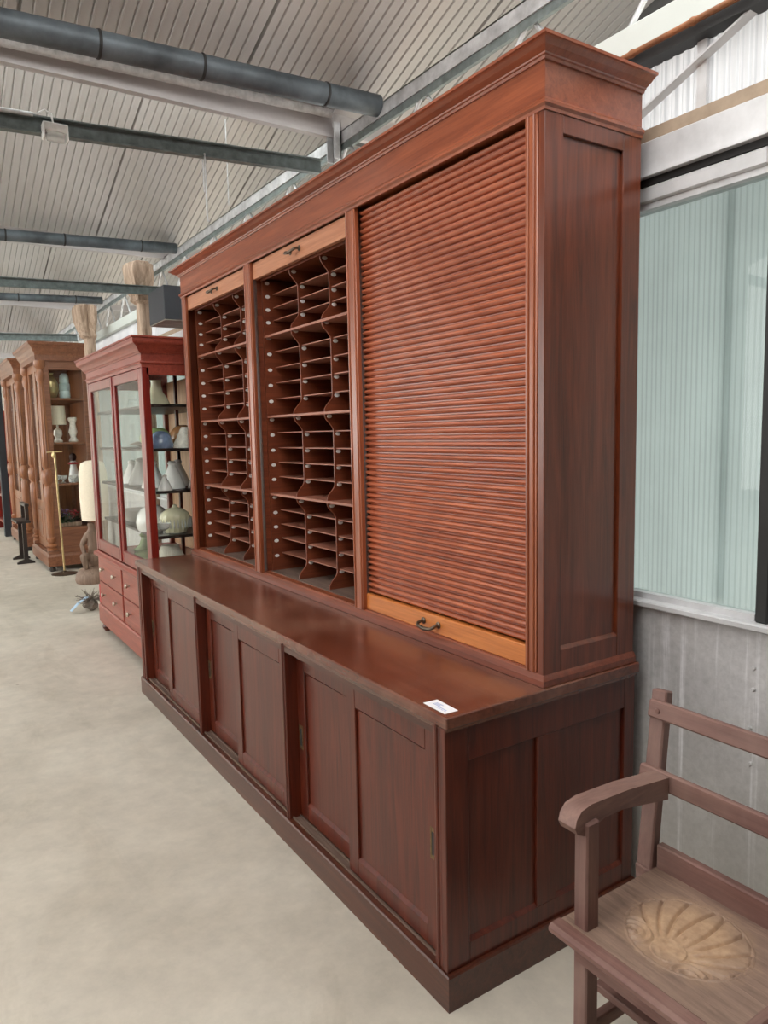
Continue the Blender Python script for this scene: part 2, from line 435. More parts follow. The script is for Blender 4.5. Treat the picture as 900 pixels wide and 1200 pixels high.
for k in range(-1, 6):
    yg = G0 + PER * k
    if yg - PER / 2 > BACK: continue
    o = struct('ceiling', roof_slope(yg, k), M['roof'])
    nb += 1
    if k < 0: continue
    m = MB(); yr = yg + PER / 2; zr = ZG + PER / 2 * TAN
    m.prism([(yg + .20, ZG - .045), (yr, zr), (yr, zr + .01), (yg + .20, ZG - .035)], 'x', LEFT, .9)
    struct('window_%d' % (3 + nb), m, M['skylight'])
    m = MB().prism([(yg + .20, ZG - .044), (yr, zr), (yr, zr + .01), (yg + .20, ZG - .034)], 'x', .9, RIGHT)
    struct('ceiling_edge_blocker', m, M['roof_block'])  # dark cover added instead of glazing, so no sky shows past the truss

# ================================================================== STEELWORK

# dark round pipes and lagged pipes beside the gutters
for i, (y, z0, z1, r, lab) in enumerate([
        (1.62, 2.975, 3.035, .048, 'large dark grey round pipe crossing the ceiling nearest the viewer'),
        (4.66, 2.98, 3.04, .042, 'dark grey round pipe crossing the ceiling behind the second pale gutter'),
        (7.32, 2.99, 3.05, .040, 'farthest dark grey round pipe below the distant roof bay')]):
    root = empty('ceiling_pipe', (-.6, y, z0), lab, 'pipe', 'dark round pipes under the roof')
    MB().tube([(-6.5, y, z0 - .33 * (z1 - z0) / .1 * .1 * 10 * .6), (-.68, y, z0), (.9, y, z1)], r, 20).build('pipe', M['pipe'], root, True)
    for x in (-3.2, -1.9, -.35, .05, .62): MB().lathe((x, y, z0 + (x + .68) / 1.58 * (z1 - z0)), [(r + .002, -.006), (r + .004, 0), (r + .002, .006)], 20, 'x').build('joint_band', M['black'], root, True)
for y, dz, lab in ((1.965, 0, 'pale lagged pipe beside the large dark pipe overhead'), (4.98, -.02, 'pale lagged pipe under the second roof gutter')):
    z0, z1 = 3.075 + dz, 3.112 + dz
    solo('lagged_pipe', MB().tube([(-6.5, y, z0 - .16), (-.64, y, z0), (.845, y, z1)], .021, 14), M['lag'], lab, 'pipe', (-.6, y, z0))
for k, (y, lab) in enumerate(((1.85, 'long pale metal gutter under the nearest roof valley'), (4.8, 'long pale metal gutter under the second roof valley'), (7.75, 'long pale metal gutter under the third roof valley'), (10.7, 'long pale metal gutter under the fourth roof valley'), (13.65, 'long pale metal gutter under the farthest roof valley'))):
    g = MB().prism([(y - .08, 3.148), (y + .17, 3.142), (y + .17, 3.024), (y + .205, 3.022), (y + .205, 3.160), (y - .08, 3.160)], 'x', LEFT + .1, .896)
    g.prism([(y - .08, 3.148), (y + .17, 3.142), (y + .17, 3.046), (y + .205, 3.046), (y + .205, 3.160), (y - .08, 3.160)], 'x', .896, RIGHT - .01)
    solo('roof_gutter', g, M['gutter'], lab, 'gutter', (-.6, y, 3.022), None, False)
def channel(x0, z0, x1, z1, y, h, lab):
    root = empty('steel_channel_beam', (x1, y, z1), lab, 'beam', 'galvanised channel beams under the roof')
    s = (z1 - z0) / (x1 - x0); xa = -6.5; za = z0 + (xa - x0) * s
    d = Vector((1, 0, s)).normalized(); up = Vector((-s, 0, 1)).normalized()
    a = Vector((xa, y, za)); b = Vector((x1, y, z1)); mid = (a + b) / 2; L = (b - a).length / 2
    m = MB().obox(mid, d, (0, 1, 0), up, L, .003, h / 2)
    m.obox(mid + up * (h / 2 - .003) + Vector((0, -.015, 0)), d, (0, 1, 0), up, L, .018, .003)
    m.obox(mid - up * (h / 2 - .003) + Vector((0, -.015, 0)), d, (0, 1, 0), up, L, .018, .003)
    m.build('web', M['galv_dark'], root)
    return root
channel(-.635, 2.838, .88, 2.912, 2.15, .072, 'galvanised channel beam carrying a small white plastic box')
channel(-.368, 2.72, .88, 2.755, 5.0, .072, 'second galvanised channel beam passing in front of the tall driftwood column')
channel(-.2, 2.76, .88, 2.80, 8.7, .09, 'farthest galvanised channel beam near the back wall')
# truss along the right wall
root = empty('lattice_truss', (.93, 0, 2.66), 'long galvanised lattice truss running above the cabinets', 'truss')
MB().box(.90, .906, -1.3, BACK, 2.978, 3.04).box(.90, .97, -1.3, BACK, 3.034, 3.04).build('top_chord', M['galv'], root)
MB().box(.9065, .97, -1.3, BACK, 2.978, 2.984).box(.9065, .912, -1.3, BACK, 2.945, 2.978).build('chord_flange_shade', M['galv_dark'], root, label='underside angle with shade painted dark')  # shade under the chord painted as darker steel
MB().box(.91, .955, -1.3, BACK, 2.615, 2.634).build('bottom_chord', M['galv'], root)
j = -.64; k = 0
while j < 12:
    MB().tube([(.925, j, 2.985), (.925, j + .32, 2.625)], .009, 8).build('lattice_rod', M['galv'], root, True)
    MB().tube([(.925, j, 2.985), (.925, j - .32, 2.625)], .009, 8).build('lattice_rod', M['galv'], root, True)
    j += .645
# bracket holding the nearest pipe
root = empty('hanging_bracket', (.885, 1.99, 2.9), 'galvanised channel bracket hooked on the truss below the big pipe', 'bracket')
MB().box(.855, .895, 1.955, 1.96, 2.90, 3.075).box(.855, .895, 2.03, 2.035, 2.90, 3.075).box(.89, .895, 1.955, 2.035, 2.90, 3.075).build('plate', M['galv'], root)
MB().tube([(.87, 1.99, 3.06), (.86, 1.98, 3.12), (.87, 1.93, 3.16), (.875, 1.9, 3.12)], .004, 8).build('hook', M['galv'], root, True)
# brace and pipe high on the right wall
solo('diagonal_brace', MB().bar((.875, .35, 2.37), (.875, -.32, 2.63), .006, .035, (1, 0, 0)), M['alu'], 'grey flat diagonal brace crossing the translucent sheets above the window', 'brace', (.875, .35, 2.37), None, False)
c = MB().tube([(.825, -1.29, 2.618), (.825, 2.9, 2.618)], .009, 10)
for y in (-.6, -.35, -.08, .12): c.lathe((.825, y, 2.618), [(.010, -.01), (.0125, 0), (.010, .01)], 10, 'y')
solo('copper_pipe', c, M['rust'], 'thin rusty copper pipe along the pale beam above the window', 'pipe', (.825, 0, 2.618))
# small white box and its cable
root = empty('junction_box', (-.43, 2.10, 2.80), 'small white plastic box clipped to the nearest channel beam', 'box')
m = MB().box(-.485, -.385, 2.075, 2.128, 2.815, 2.848, .003).box(-.485, -.478, 2.075, 2.128, 2.785, 2.82, .002).box(-.392, -.385, 2.075, 2.128, 2.785, 2.82, .002)
m.build('housing', M['white_plastic'], root)
MB().lathe((-.435, 2.10, 2.80), [(.022, -.035), (.026, 0), (.022, .035)], 12, 'x').build('lamp_tube', M['crystal'], root, True)
MB().tube([(-.44, 2.10, 2.846), (-.445, 2.10, 2.89), (-.47, 2.11, 2.905), (-.50, 2.12, 2.885), (-.54, 2.12, 2.88)], .004, 8).build('cable', M['white_plastic'], root, True)
solo('cable_conduit', MB().tube([(-3, 2.115, 2.79), (-.515, 2.115, 2.878)], .009, 10), M['galv'], 'grey conduit along the top of the nearest channel beam', 'conduit', (-.6, 2.115, 2.878))
solo('hanging_rod', MB().tube([(.232, 2.12, 2.86), (.232, 2.12, 2.56), (.236, 2.12, 2.545), (.244, 2.12, 2.55)], .004, 8).tube([(.222, 2.12, 2.83), (.222, 2.12, 2.68)], .003, 8), M['galv'], 'thin metal hook hanging from the nearest channel beam', 'hook', (.232, 2.12, 2.545))
solo('hanging_wire', MB().tube([(.70, 3.0, 3.42), (.70, 3.0, 2.92)], .0025, 6), M['galv'], 'thin taut wire hanging under the nearest roof bay behind the truss', 'wire', (.7, 3, 2.92))

# ================================================================== BASE CABINET
CL = 2.955
bc = empty('base_cabinet', (.375, CL / 2, 0), 'long low dark mahogany base cabinet with six sliding doors', 'cabinet')
m = MB(); m.mould(0.0, .75, 0.0, CL, [(0, 0), (0, .094), (-.004, .0985), (-.05, .0985), (-.05, 0)])
m.build('plinth', M['bd_y'], bc)
MB().box(.03, .73, .03, CL - .03, .085, .100).build('bottom_board', M['bd_dust'], bc, label='dusty floor board of the door tracks')
for t in (.026, .05, .076): pass
MB().box(.022, .028, .07, CL - .09, .100, .106).box(.050, .0535, .07, CL - .09, .100, .106).build('door_track', M['bd_dust'], bc)
# side walls with two recessed panels (near side) 
for ys, nm in ((.014, 1), (CL - .014, -1)):
    y0, y1 = sorted((ys, ys + nm * .022)); m = MB()
    m.box(.008, .085, y0, y1, .098, .766, .002); m.box(.333, .408, y0, y1, .158, .664, .002); m.box(.70, .748, y0, y1, .098, .766, .002)
    m.box(.085, .70, y0, y1, .664, .766, .001); m.box(.085, .70, y0, y1, .098, .158, .001)
    fy = ys; d = nm * .010
    for xa, xb in ((.085, .333), (.408, .70)):
        m.prism([(fy, .158), (fy + d, .158), (fy + d, .168)], 'x', xa, xb)
    y2, y3 = sorted((ys + nm * .010, ys + nm * .020))
    m.box(.08, .705, y2, y3, .15, .67)
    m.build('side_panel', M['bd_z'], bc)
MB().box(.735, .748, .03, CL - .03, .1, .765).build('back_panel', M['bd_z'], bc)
MB().box(.012, .075, .05, CL - .05, .737, .766).build('top_rail', M['bd_y'], bc)
def pil(y0, y1):
    m = MB().box(.010, .085, y0, y1, .098, .766, .002)
    m.lathe((.011, (y0 + y1) / 2, .0985), [(.006, 0), (.006, .665)], 8)
    return m
pil(.036, .070).build('pilaster', M['bd_z'], bc)
pil(.955, .985).build('pilaster', M['bd_z'], bc)
pil(1.91, 1.94).build('pilaster', M['bd_z'], bc)
pil(2.86, 2.92).build('pilaster', M['bd_z'], bc)
def slide_door(x, y0, y1, hy, zz=(.106, .737)):
    z0, z1 = zz; m = MB(); frame_x(m, x, x + .02, y0, y1, z0, z1, .058, .07, .058, .002)
    lip_x(m, x, y0 + .058, y1 - .058, z0 + .058, z1 - .07, .009)
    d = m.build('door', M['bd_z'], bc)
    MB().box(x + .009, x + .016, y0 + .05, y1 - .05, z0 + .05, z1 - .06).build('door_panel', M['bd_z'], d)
    h = MB()
    hx = x - .0015
    frame_x(h, hx, x + .001, hy - .0145, hy + .0145, .368, .458, .007, .012, .012, .0008)
    h.lathe((hx, hy, .376), [(.002, -.001), (.003, .001)], 8, 'x').lathe((hx, hy, .450), [(.002, -.001), (.003, .001)], 8, 'x')
    hh = h.build('flush_handle', M['brass_old'], d)
    MB().box(x - .0004, x + .0006, hy - .0075, hy + .0075, .380, .446).build('handle_slot_shade', M['black'], d)  # flat black plate painted in for the shade inside the handle slot
for a, b, j in ((.070, .955, .535), (.985, 1.91, 1.485), (1.94, 2.86, 2.46)):
    slide_door(.056, j - .045, b - .002, b - .024)
    slide_door(.030, a + .002, j + .02, a + .027)
m = MB()
m.box(.003, .752, .0, CL, .768, .80, .003)
m.mould(.012, .75, .012, CL - .012, [(0, .756), (.004, .768), (-.02, .768), (-.02, .756)])
m.build('counter_top', M['top'], bc, label='worn glossy mahogany counter top')
# price card lying on the counter
root = empty('price_card', (.04, .07, .80), 'small white price card lying on the counter corner', 'card')
MB().prism([(.020, .120), (.064, .117), (.060, .024), (.018, .026)], 'z', .8002, .8012).build('card', M['card'], root)
m = MB()
for i in range(3): m.box(.048 - i * .0055, .050 - i * .0055, .07 + (i % 2) * .006, .10, .8012, .8015)
for i in range(4): m.box(.028, .0295, .035 + i * .012, .043 + i * .012, .8012, .8015)
m.box(.034, .036, .04, .075, .8012, .8015)
m.build('writing', M['ink'], root)

# ================================================================== UPPER CABINET
X0, X1, Y0, Y1 = .361, .745, .020, 2.965
uc = empty('roll_shutter_cabinet', (.55, Y1 / 2, .80), 'tall mahogany cabinet with roll shutters and pigeonholes standing on the long base', 'cabinet')
MB().mould(X0, X1, Y0, Y1, [(-.03, .801), (.010, .801), (.010, .818), (.005, .826), (0, .832), (-.03, .832)]).build('base_moulding', M['mh_y2'], uc)
for ys, nm in ((Y0, 1), (Y1, -1)):
    y0, y1 = sorted((ys, ys + nm * .024)); m = MB()
    m.box(X0, .430, y0, y1, .83, 2.345, .002); m.box(.668, X1, y0, y1, .83, 2.345, .002)
    m.box(.430, .668, y0, y1, 2.282, 2.345, .001); m.box(.430, .668, y0, y1, .83, .893, .001)
    m.prism([(ys, .893), (ys + nm * .010, .893), (ys + nm * .010, .902)], 'x', .43, .668)
    y2, y3 = sorted((ys + nm * .010, ys + nm * .020)); m.box(.42, .675, y2, y3, .885, 2.29)
    m.build('side_panel', M['mh_side_shade'], uc)
m = MB().box(X0, X1, Y0, Y1, 2.34, 2.452)
m.mould(X0, X1, Y0, Y1, [(-.005, 2.328), (.003, 2.328), (.004, 2.336), (.010, 2.342), (.010, 2.350), (.004, 2.354), (0, 2.36), (-.005, 2.36)])
m.build('frieze', M['mh_y'], uc)
MB().mould(X0, X1, Y0, Y1, [(-.01, 2.448), (.006, 2.448), (.009, 2.454), (.013, 2.456), (.014, 2.460), (.020, 2.463), (.030, 2.468), (.041, 2.476), (.046, 2.4785), (.052, 2.479), (.053, 2.486), (-.01, 2.486)]).build('cornice', M['mh_y'], uc)
MB().box(X0 - .045, X1, Y0 - .045, Y1 + .045, 2.478, 2.487).build('top_board', M['mh_y'], uc)
MB().box(.735, .744, Y0 + .02, Y1 - .02, .81, 2.45).build('back_panel', M['bd_z'], uc)
MB().box(.372, .735, Y0 + .024, Y1 - .024, .802, .836).box(.362, .392, Y0 + .02, Y1 - .02, .816, .834, .002).build('bottom_board', M['mh_y'], uc)
def stile(y0, y1):
    m = MB().box(X0 - .001, .378, y0, y1, .832, 2.332, .002)
    w = y1 - y0
    m.lathe((X0 - .001, y0 + .012, .834), [(.005, 0), (.005, 1.494)], 10)
    m.lathe((X0 - .001, y1 - .012, .834), [(.005, 0), (.005, 1.494)], 10)
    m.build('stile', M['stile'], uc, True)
stile(.046, .092); stile(.968, 1.038); stile(1.935, 2.012); stile(2.895, 2.941)
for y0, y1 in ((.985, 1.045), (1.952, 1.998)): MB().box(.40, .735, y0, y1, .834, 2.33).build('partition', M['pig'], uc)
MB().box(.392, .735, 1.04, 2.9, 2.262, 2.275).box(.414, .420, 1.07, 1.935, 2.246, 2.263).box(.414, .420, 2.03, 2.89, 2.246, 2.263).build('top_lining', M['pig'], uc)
# roll shutter of the near bay
m = MB(); zb, zt, n = .899, 2.326, 66; p = (zt - zb) / n
prof = [(.402, zb)]
for i in range(n):
    z = zb + p * i
    for a in range(0, 7):
        t = pi * a / 6; prof.append((.400 - .0145 * sin(t), z + p * .08 + p * .84 * (1 - cos(t)) / 2))
prof.append((.402, zt))
A = [m.bm.verts.new((x, .090, z)) for x, z in prof]; B = [m.bm.verts.new((x, .972, z)) for x, z in prof]
for i in range(len(prof) - 1): m.bm.faces.new((A[i], A[i + 1], B[i + 1], B[i]))
m.box(.402, .406, .09, .972, zb, zt)
sh = m.build('roll_shutter', M['slat'], uc, True, 'closed ribbed roll shutter')
MB().box(.374, .400, .090, .970, .836, .897, .003).build('bottom_rail', M['orange'], sh)
def pull(yc, zc, x, parent):
    m = MB()
    for s in (-1, 1):
        m.lathe((x, yc + s * .042, zc), [(.011, .0), (.012, -.003), (.006, -.006), (.005, -.012)], 14, 'x')
    pts = [(x - .010, yc - .042, zc), (x - .024, yc - .043, zc - .004), (x - .032, yc - .034, zc - .010), (x - .033, yc, zc - .014), (x - .032, yc + .034, zc - .010), (x - .024, yc + .043, zc - .004), (x - .010, yc + .042, zc)]
    m.tube(pts, [.005, .006, .0055, .007, .0055, .006, .005], 10)
    return m.build('pull_handle', M['bronze'], parent, True)
pull(.555, .868, .374, sh)
for y0, y1, nm in ((1.040, 1.933, 1), (2.014, 2.893, 2)):
    r = MB().box(.376, .398, y0, y1, 2.250, 2.327, .002).build('open_shutter', M['open'], uc, label='honey coloured lead rail of the raised shutter')
    pull((y0 + y1) / 2, 2.292, .376, r)

# pigeonholes
TAGZ = [2.240, 2.177, 2.114, 2.054, 1.979, 1.904, 1.828, 1.754, 1.677, 1.588, 1.513, 1.438, 1.366, 1.294, 1.205, 1.129, 1.057, .987, .912]
GR = [(2.250, 1.985), (1.985, 1.602), (1.602, 1.222), (1.222, .838)]
def front_x(z):
    for i, (a, b) in enumerate(GR):
        if b <= z <= a + 1e-6:
            t = min(a - z, z - b); k = min(1, max(0, (t - .012) / .062)); k = k * k * (3 - 2 * k)
            return .424 + .040 * k
    return .424
def divider(y, side=False):
    m = MB(); poly = []
    z = 2.250
    while z > .8385:
        poly.append((.422 if side else front_x(z), z)); z -= .006
    poly.append((poly[-1][0], .8385)); poly += [(.732, .8385), (.732, 2.2505)]
    th = .018 if side else .007
    m.prism(poly, 'y', y, y + th)
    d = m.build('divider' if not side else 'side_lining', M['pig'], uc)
    return d
for by0, by1 in ((1.062, 1.932), (2.030, 2.888)):
    w = (by1 - by0) / 3
    cols = [by0 + w, by0 + 2 * w]
    divider(by0 - .016, True)
    for y, sd in ((cols[0], False), (cols[1], False), (by1, True)):
        d = divider(y, sd)
        for z in TAGZ:
            x = (front_x(z) if not sd else .424) + .021
            t = MB().lathe((x, y, z), [(.0118, -.0022), (.0122, -.001), (.0122, 0)], 14, 'y')
            for v in t.bm.verts: v.co.z = z + (v.co.z - z) * .68
            t.build('number_tag', M['ivory'], d, True)
    for zz in (1.985, 1.602, 1.222):
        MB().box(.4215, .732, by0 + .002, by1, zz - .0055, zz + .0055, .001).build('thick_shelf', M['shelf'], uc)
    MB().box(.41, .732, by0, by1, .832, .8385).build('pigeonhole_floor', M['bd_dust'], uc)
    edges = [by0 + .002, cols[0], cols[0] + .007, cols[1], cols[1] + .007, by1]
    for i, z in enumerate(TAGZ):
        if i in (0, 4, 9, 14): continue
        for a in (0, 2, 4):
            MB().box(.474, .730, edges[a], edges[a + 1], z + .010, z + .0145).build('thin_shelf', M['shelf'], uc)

# ================================================================== CARVED ARMCHAIR
ch = empty('wooden_bench', (.22, -.72, 0), 'weathered red brown wooden bench with armrests and carved shell seats', 'bench')
SZ = .42; CY0, CY1 = -1.165, -.285
def bez(pts, r, **k): pass
# front legs run up as arm posts
for y in (-.352, -1.098):
    MB().box(.085, .126, y - .029, y + .009, 0, .668, .004).build('front_leg', M['chair_z'], ch)
for y in (-.293, -1.157):
    # rear leg and back post, bent at the seat
    a, b_, c = Vector((.44, y, 0)), Vector((.405, y, .40)), Vector((.498, y + (.03 if y > -.5 else -.03), .845))
    m = MB().bar(a, b_ + Vector((0, 0, .02)), .032, .046, (0, 1, 0), .003)
    m.bar(b_ - Vector((.002, 0, .02)), c, .030, .044, (0, 1, 0), .004)
    m.build('back_post', M['chair_z'], ch)
for z, x in ((.802, .470), (.640, .437)):
    o = 0
    m = MB().obox((x - .0, -.725, z), (0, 1, 0), (1, 0, -.2), (.2, 0, 1), .477, .011, .0225, .004)
    for y in (-.278, -1.172): m.lathe((x - .012, y, z), [(.006, -.003), (.007, 0)], 10, 'x')
    m.build('back_slat', M['chair_y'], ch)
MB().box(.412, .436, CY0 + .03, CY1 - .03, .405, .482, .004).build('back_rail', M['chair_y'], ch)
for y in (-.335, -1.115):
    s = 1 if y > -.5 else -1
    poly = [(.060, .652), (.052, .668), (.058, .686), (.075, .700), (.110, .704), (.25, .690), (.425, .662), (.425, .606), (.32, .630), (.23, .650), (.16, .656), (.11, .646), (.085, .640)]
    m = MB().prism(poly, 'y', y - .024, y + .024)
    for v in m.bm.verts: v.co.y += s * (-.017 + .035 * (v.co.x - .055) / .37)
    bmesh.ops.bevel(m.bm, geom=[e for e in m.bm.edges if abs(e.verts[0].co.y - e.verts[1].co.y) < 1e-5], offset=.006, segments=2, affect='EDGES')
    m.build('armrest', M['chair_x'], ch, True)
for y in (-.345, -1.105):
    MB().box(.10, .45, y - .011, y + .011, .355, .402, .003).build('seat_rail', M['chair_x'], ch)
    MB().box(.10, .455, y - .012, y + .012, .13, .165, .003).build('side_stretcher', M['chair_x'], ch)
MB().box(.215, .262, -1.15, -.29, .166, .186, .003).build('cross_stretcher', M['chair_y'], ch)
MB().box(.30, .34, -1.11, -.34, .10, .129, .003).build('cross_stretcher', M['chair_y'], ch)
MB().box(.07, .10, -1.09, -.36, .35, .402, .003).build('front_rail', M['chair_y'], ch)
m = MB().prism([(.046, .398), (.040, .405), (.040, .414), (.048, .422), (.0755, .422), (.0755, .398)], 'y', CY0 - .002, -.312)
m.build('seat_edge', M['chair_y'], ch)
# seat board with carved shell relief
HX, HY = .175, -.515
def carve(x, y):
    ex = (x - .252) / .128; ey = (y + .512) / .135
    r = sqrt(ex * ex + ey * ey)
    h = 0
    if r < 1.02:
        env = min(1, max(0, (1.02 - r) / .12))
        dx, dy = x - HX, y - HY; rr = sqrt(dx * dx + dy * dy); th = math.atan2(dy, dx)
        thb = th + 1.6 * (rr - .05) * (1 if th > 0 else -1)
        da = (thb * 22 / (2 * pi) + .5) % 1 - .5
        dist = abs(da) * 2 * pi / 22 * rr
        fan = 1.15 * (1 - exp(-(dist / .0035) ** 2)) - .3 + .25 * (1 - (2 * da) ** 2) * 0 + .2 * abs(da) * 2
        fm = min(1, max(0, (rr - .045) / .03)) * (1 if dx > -.01 else .25)
        h = env * (fm * (fan * 1.0 - .3))
        for sx, sy, hand in ((.175, -.432, 1), (.150, -.588, -1)):
            qx, qy = x - sx, (y - sy) * .85; q = sqrt(qx * qx + qy * qy)
            if q < .046:
                w = min(1, (.046 - q) / .008)
                h = h * (1 - w) + w * (.5 + .5 * cos(q * 420 + hand * math.atan2(qy, qx)))
        q = sqrt((x - HX - .008) ** 2 + (y - HY) ** 2)
        if q < .036: h = h * .2 + .4 + .3 * noise.noise(Vector((x * 90, y * 90, 0)))
        h += env * .06 * noise.noise(Vector((x * 70, y * 70, 3)))
        if r > .93: h = .5 + .5 * cos((r - .97) * 60) + .3 * cos(math.atan2(ey, ex) * 26)
        h *= env
    return h * .0058 - (.0012 if r < 1.0 else 0)
m = MB(); NX, NY = 170, 200; xa, xb, ya, yb = .077, .412, CY0 + .03, -.316
ya = -.712
vg = []
for i in range(NX + 1):
    row = []
    for j_ in range(NY + 1):
        x = xa + (xb - xa) * i / NX; y = ya + (yb - ya) * j_ / NY
        row.append(m.bm.verts.new((x, y, .4215 + carve(x, y) + .0006 * noise.noise(Vector((x * 6, y * 60, 0))))))
    vg.append(row)
for i in range(NX):
    for j_ in range(NY): m.bm.faces.new((vg[i][j_], vg[i + 1][j_], vg[i + 1][j_ + 1], vg[i][j_ + 1]))
rim = [vg[i][0] for i in range(NX + 1)] + [vg[NX][j_] for j_ in range(1, NY + 1)] + [vg[i][NY] for i in range(NX - 1, -1, -1)] + [vg[0][j_] for j_ in range(NY - 1, 0, -1)]
low = [m.bm.verts.new((v.co.x, v.co.y, .400)) for v in rim]
for i in range(len(rim)): m.bm.faces.new((rim[i], rim[(i + 1) % len(rim)], low[(i + 1) % len(low)], low[i]))
m.bm.faces.new(low)
def seat_mat():
    mt, nt, b, out = newmat('carved seat board')
    v = coords(nt, (12, 1, 12)); g = noise_tex(nt, v, 6, 7, .65, .8)
    c1 = ramp(nt, [(.3, (.16, .10, .075)), (.7, (.32, .21, .155))]); nt.links.new(g, c1.inputs[0])
    t = nt.nodes.new('ShaderNodeTexCoord'); sp = nt.nodes.new('ShaderNodeMapping')
    # worn yellow wood inside the oval carving (object space, origin at chair centre)
    sp.inputs['Location'].default_value = (-.032 / .15, -.208 / .155, 0); sp.inputs['Scale'].default_value = (1 / .15, 1 / .155, 0)
    nt.links.new(t.outputs['Object'], sp.inputs[0])
    gl = nt.nodes.new('ShaderNodeVectorMath'); gl.operation = 'LENGTH'; nt.links.new(sp.outputs[0], gl.inputs[0])
    n2 = noise_tex(nt, coords(nt, (1, 1, 1)), 22, 5, .6)
    ad = nt.nodes.new('ShaderNodeMath'); ad.operation = 'ADD'; nt.links.new(gl.outputs['Value'], ad.inputs[0])
    ml = nt.nodes.new('ShaderNodeMath'); ml.operation = 'MULTIPLY'; ml.inputs[1].default_value = .5; nt.links.new(n2, ml.inputs[0]); nt.links.new(ml.outputs[0], ad.inputs[1])
    rr = ramp(nt, [(.0, (1, 1, 1)), (.95, (.8, .8, .8)), (1.0, (0, 0, 0))]); 
    mr = nt.nodes.new('ShaderNodeMapRange'); mr.inputs[1].default_value = .7; mr.inputs[2].default_value = 1.22; mr.inputs[3].default_value = .85; mr.inputs[4].default_value = 0
    nt.links.new(ad.outputs[0], mr.inputs[0]); nt.nodes.remove(rr)
    n3 = noise_tex(nt, coords(nt, (1, 1, 1)), 60, 5, .6)
    r3 = ramp(nt, [(.35, (.43, .265, .155)), (.65, (.56, .37, .225))]); nt.links.new(n3, r3.inputs[0])
    c = mixc(nt, mr.outputs[0], c1.outputs[0], r3.outputs[0])
    nt.links.new(c, b.inputs['Base Color']); b.inputs['Roughness'].default_value = .5
    return mt
seat0 = m.build('seat', seat_mat(), ch, True, 'flat seat board carved with a shell')
seat1 = seat0.copy(); COL.objects.link(seat1); seat1.location = (0, -.42, 0)
MB().box(.076, .414, -.736, -.714, .395, .428, .003).build('seat_divider', M['chair_x'], ch)

# ================================================================== RED GLASS VITRINE
VX0, VX1, VY0, VY1 = .13, .745, 3.05, 4.60
vt = empty('display_cabinet', (.44, 3.82, 0), 'red mahogany glazed display cabinet with small drawers left of the long cabinet', 'cabinet')
m = MB(); m.mould(VX0 - .012, VX1, VY0 - .012, VY1 + .012, [(-.03, .075), (0, .075), (0, .205), (-.008, .215), (-.03, .215)]); m.build('plinth', M['red_y'], vt)
MB().mould(VX0, VX1, VY0, VY1, [(-.03, .608), (.02, .608), (.024, .616), (.024, .630), (.010, .640), (.004, .648), (-.03, .648)]).build('waist_moulding', M['red_y'], vt)
m = MB().box(VX0 + .004, VX1, VY0 + .002, VY0 + .02, .21, .61).box(VX0 + .004, VX1, VY1 - .02, VY1 - .002, .21, .61)
m.box(VX0 + .01, VX1, VY0 + .01, VY1 - .01, .09, .105).box(VX0 + .004, VX1 - .01, VY0 + .01, VY1 - .01, .61, .646)
m.box(VX0 + .004, VX0 + .03, VY0, VY0 + .035, .21, .61).box(VX0 + .004, VX0 + .03, VY1 - .035, VY1, .21, .61).box(VX0 + .004, VX0 + .03, 3.805, 3.845, .21, .61)
m.build('carcass', M['red_y'], vt)
for y0, y1 in ((3.09, 3.80), (3.85, 4.56)):
    for z0, z1 in ((.218, .405), (.412, .602)):
        d = MB().box(VX0 - .004, VX0 + .03, y0, y1, z0, z1, .004).build('drawer', M['red_y'], vt)
        for yk in (y0 + .17, y1 - .17):
            MB().lathe((VX0 - .004, yk, (z0 + z1) / 2 + .01), [(.007, 0), (.006, -.012), (.014, -.016), (.017, -.024), (.014, -.031), (.004, -.034)], 14, 'x').build('knob', M['knob'], d, True)
for x, y in ((VX0 + .03, VY1 - .05), (VX0 + .03, VY0 + .05), (VX1 - .06, VY1 - .05), (VX1 - .06, VY0 + .05)):
    MB().lathe((x, y, 0), [(.018, 0), (.022, .004), (.024, .012), (.034, .024), (.038, .038), (.032, .052), (.02, .062), (.026, .072), (.03, .09)], 16).build('bun_foot', M['bd_z'], vt, True)
for x0, x1, y0, y1 in ((VX0, VX0 + .045, VY0, VY0 + .045), (VX0, VX0 + .045, VY1 - .045, VY1), (VX1 - .045, VX1, VY0, VY0 + .045), (VX1 - .045, VX1, VY1 - .045, VY1)):
    MB().box(x0, x1, y0, y1, .646, 1.93, .003).build('corner_post', M['red_z'], vt)
m = MB().box(VX0, VX1, VY0, VY1, 2.04, 2.06); m.box(VX0, VX0 + .03, VY0, VY1, 1.93, 2.04); m.box(VX0 + .03, VX1, VY0, VY0 + .03, 1.885, 2.04); m.box(VX0 + .03, VX1, VY1 - .03, VY1, 1.885, 2.04)
m.mould(VX0, VX1, VY0, VY1, [(-.01, 1.950), (.006, 1.950), (.010, 1.957), (.006, 1.966), (-.01, 1.966)])
m.mould(VX0, VX1, VY0, VY1, [(-.01, 2.010), (.006, 2.010), (.010, 2.018), (.016, 2.022), (.024, 2.036), (.036, 2.050), (.046, 2.058), (.054, 2.064), (.058, 2.074), (.058, 2.092), (.066, 2.096), (.066, 2.106), (-.01, 2.106)])
m.box(VX0 - .05, VX1, VY0 - .05, VY1 + .05, 2.09, 2.105)
m.build('cornice', M['red_y'], vt)
for y0, y1 in ((VY0 + .047, 3.808), (3.812, VY1 - .047)):
    d = frame_x(MB(), VX0 + .002, VX0 + .028, y0, y1, .656, 1.928, .055, .065, .085, .004).build('glass_door', M['red_z'], vt)
    MB().box(VX0 + .014, VX0 + .017, y0 + .05, y1 - .05, .735, 1.87).build('door_pane', M['pane'], d)
MB().box(VX0 - .006, VX0 + .004, 3.80, 3.822, .66, 1.925, .003).build('meeting_strip', M['red_z'], vt)
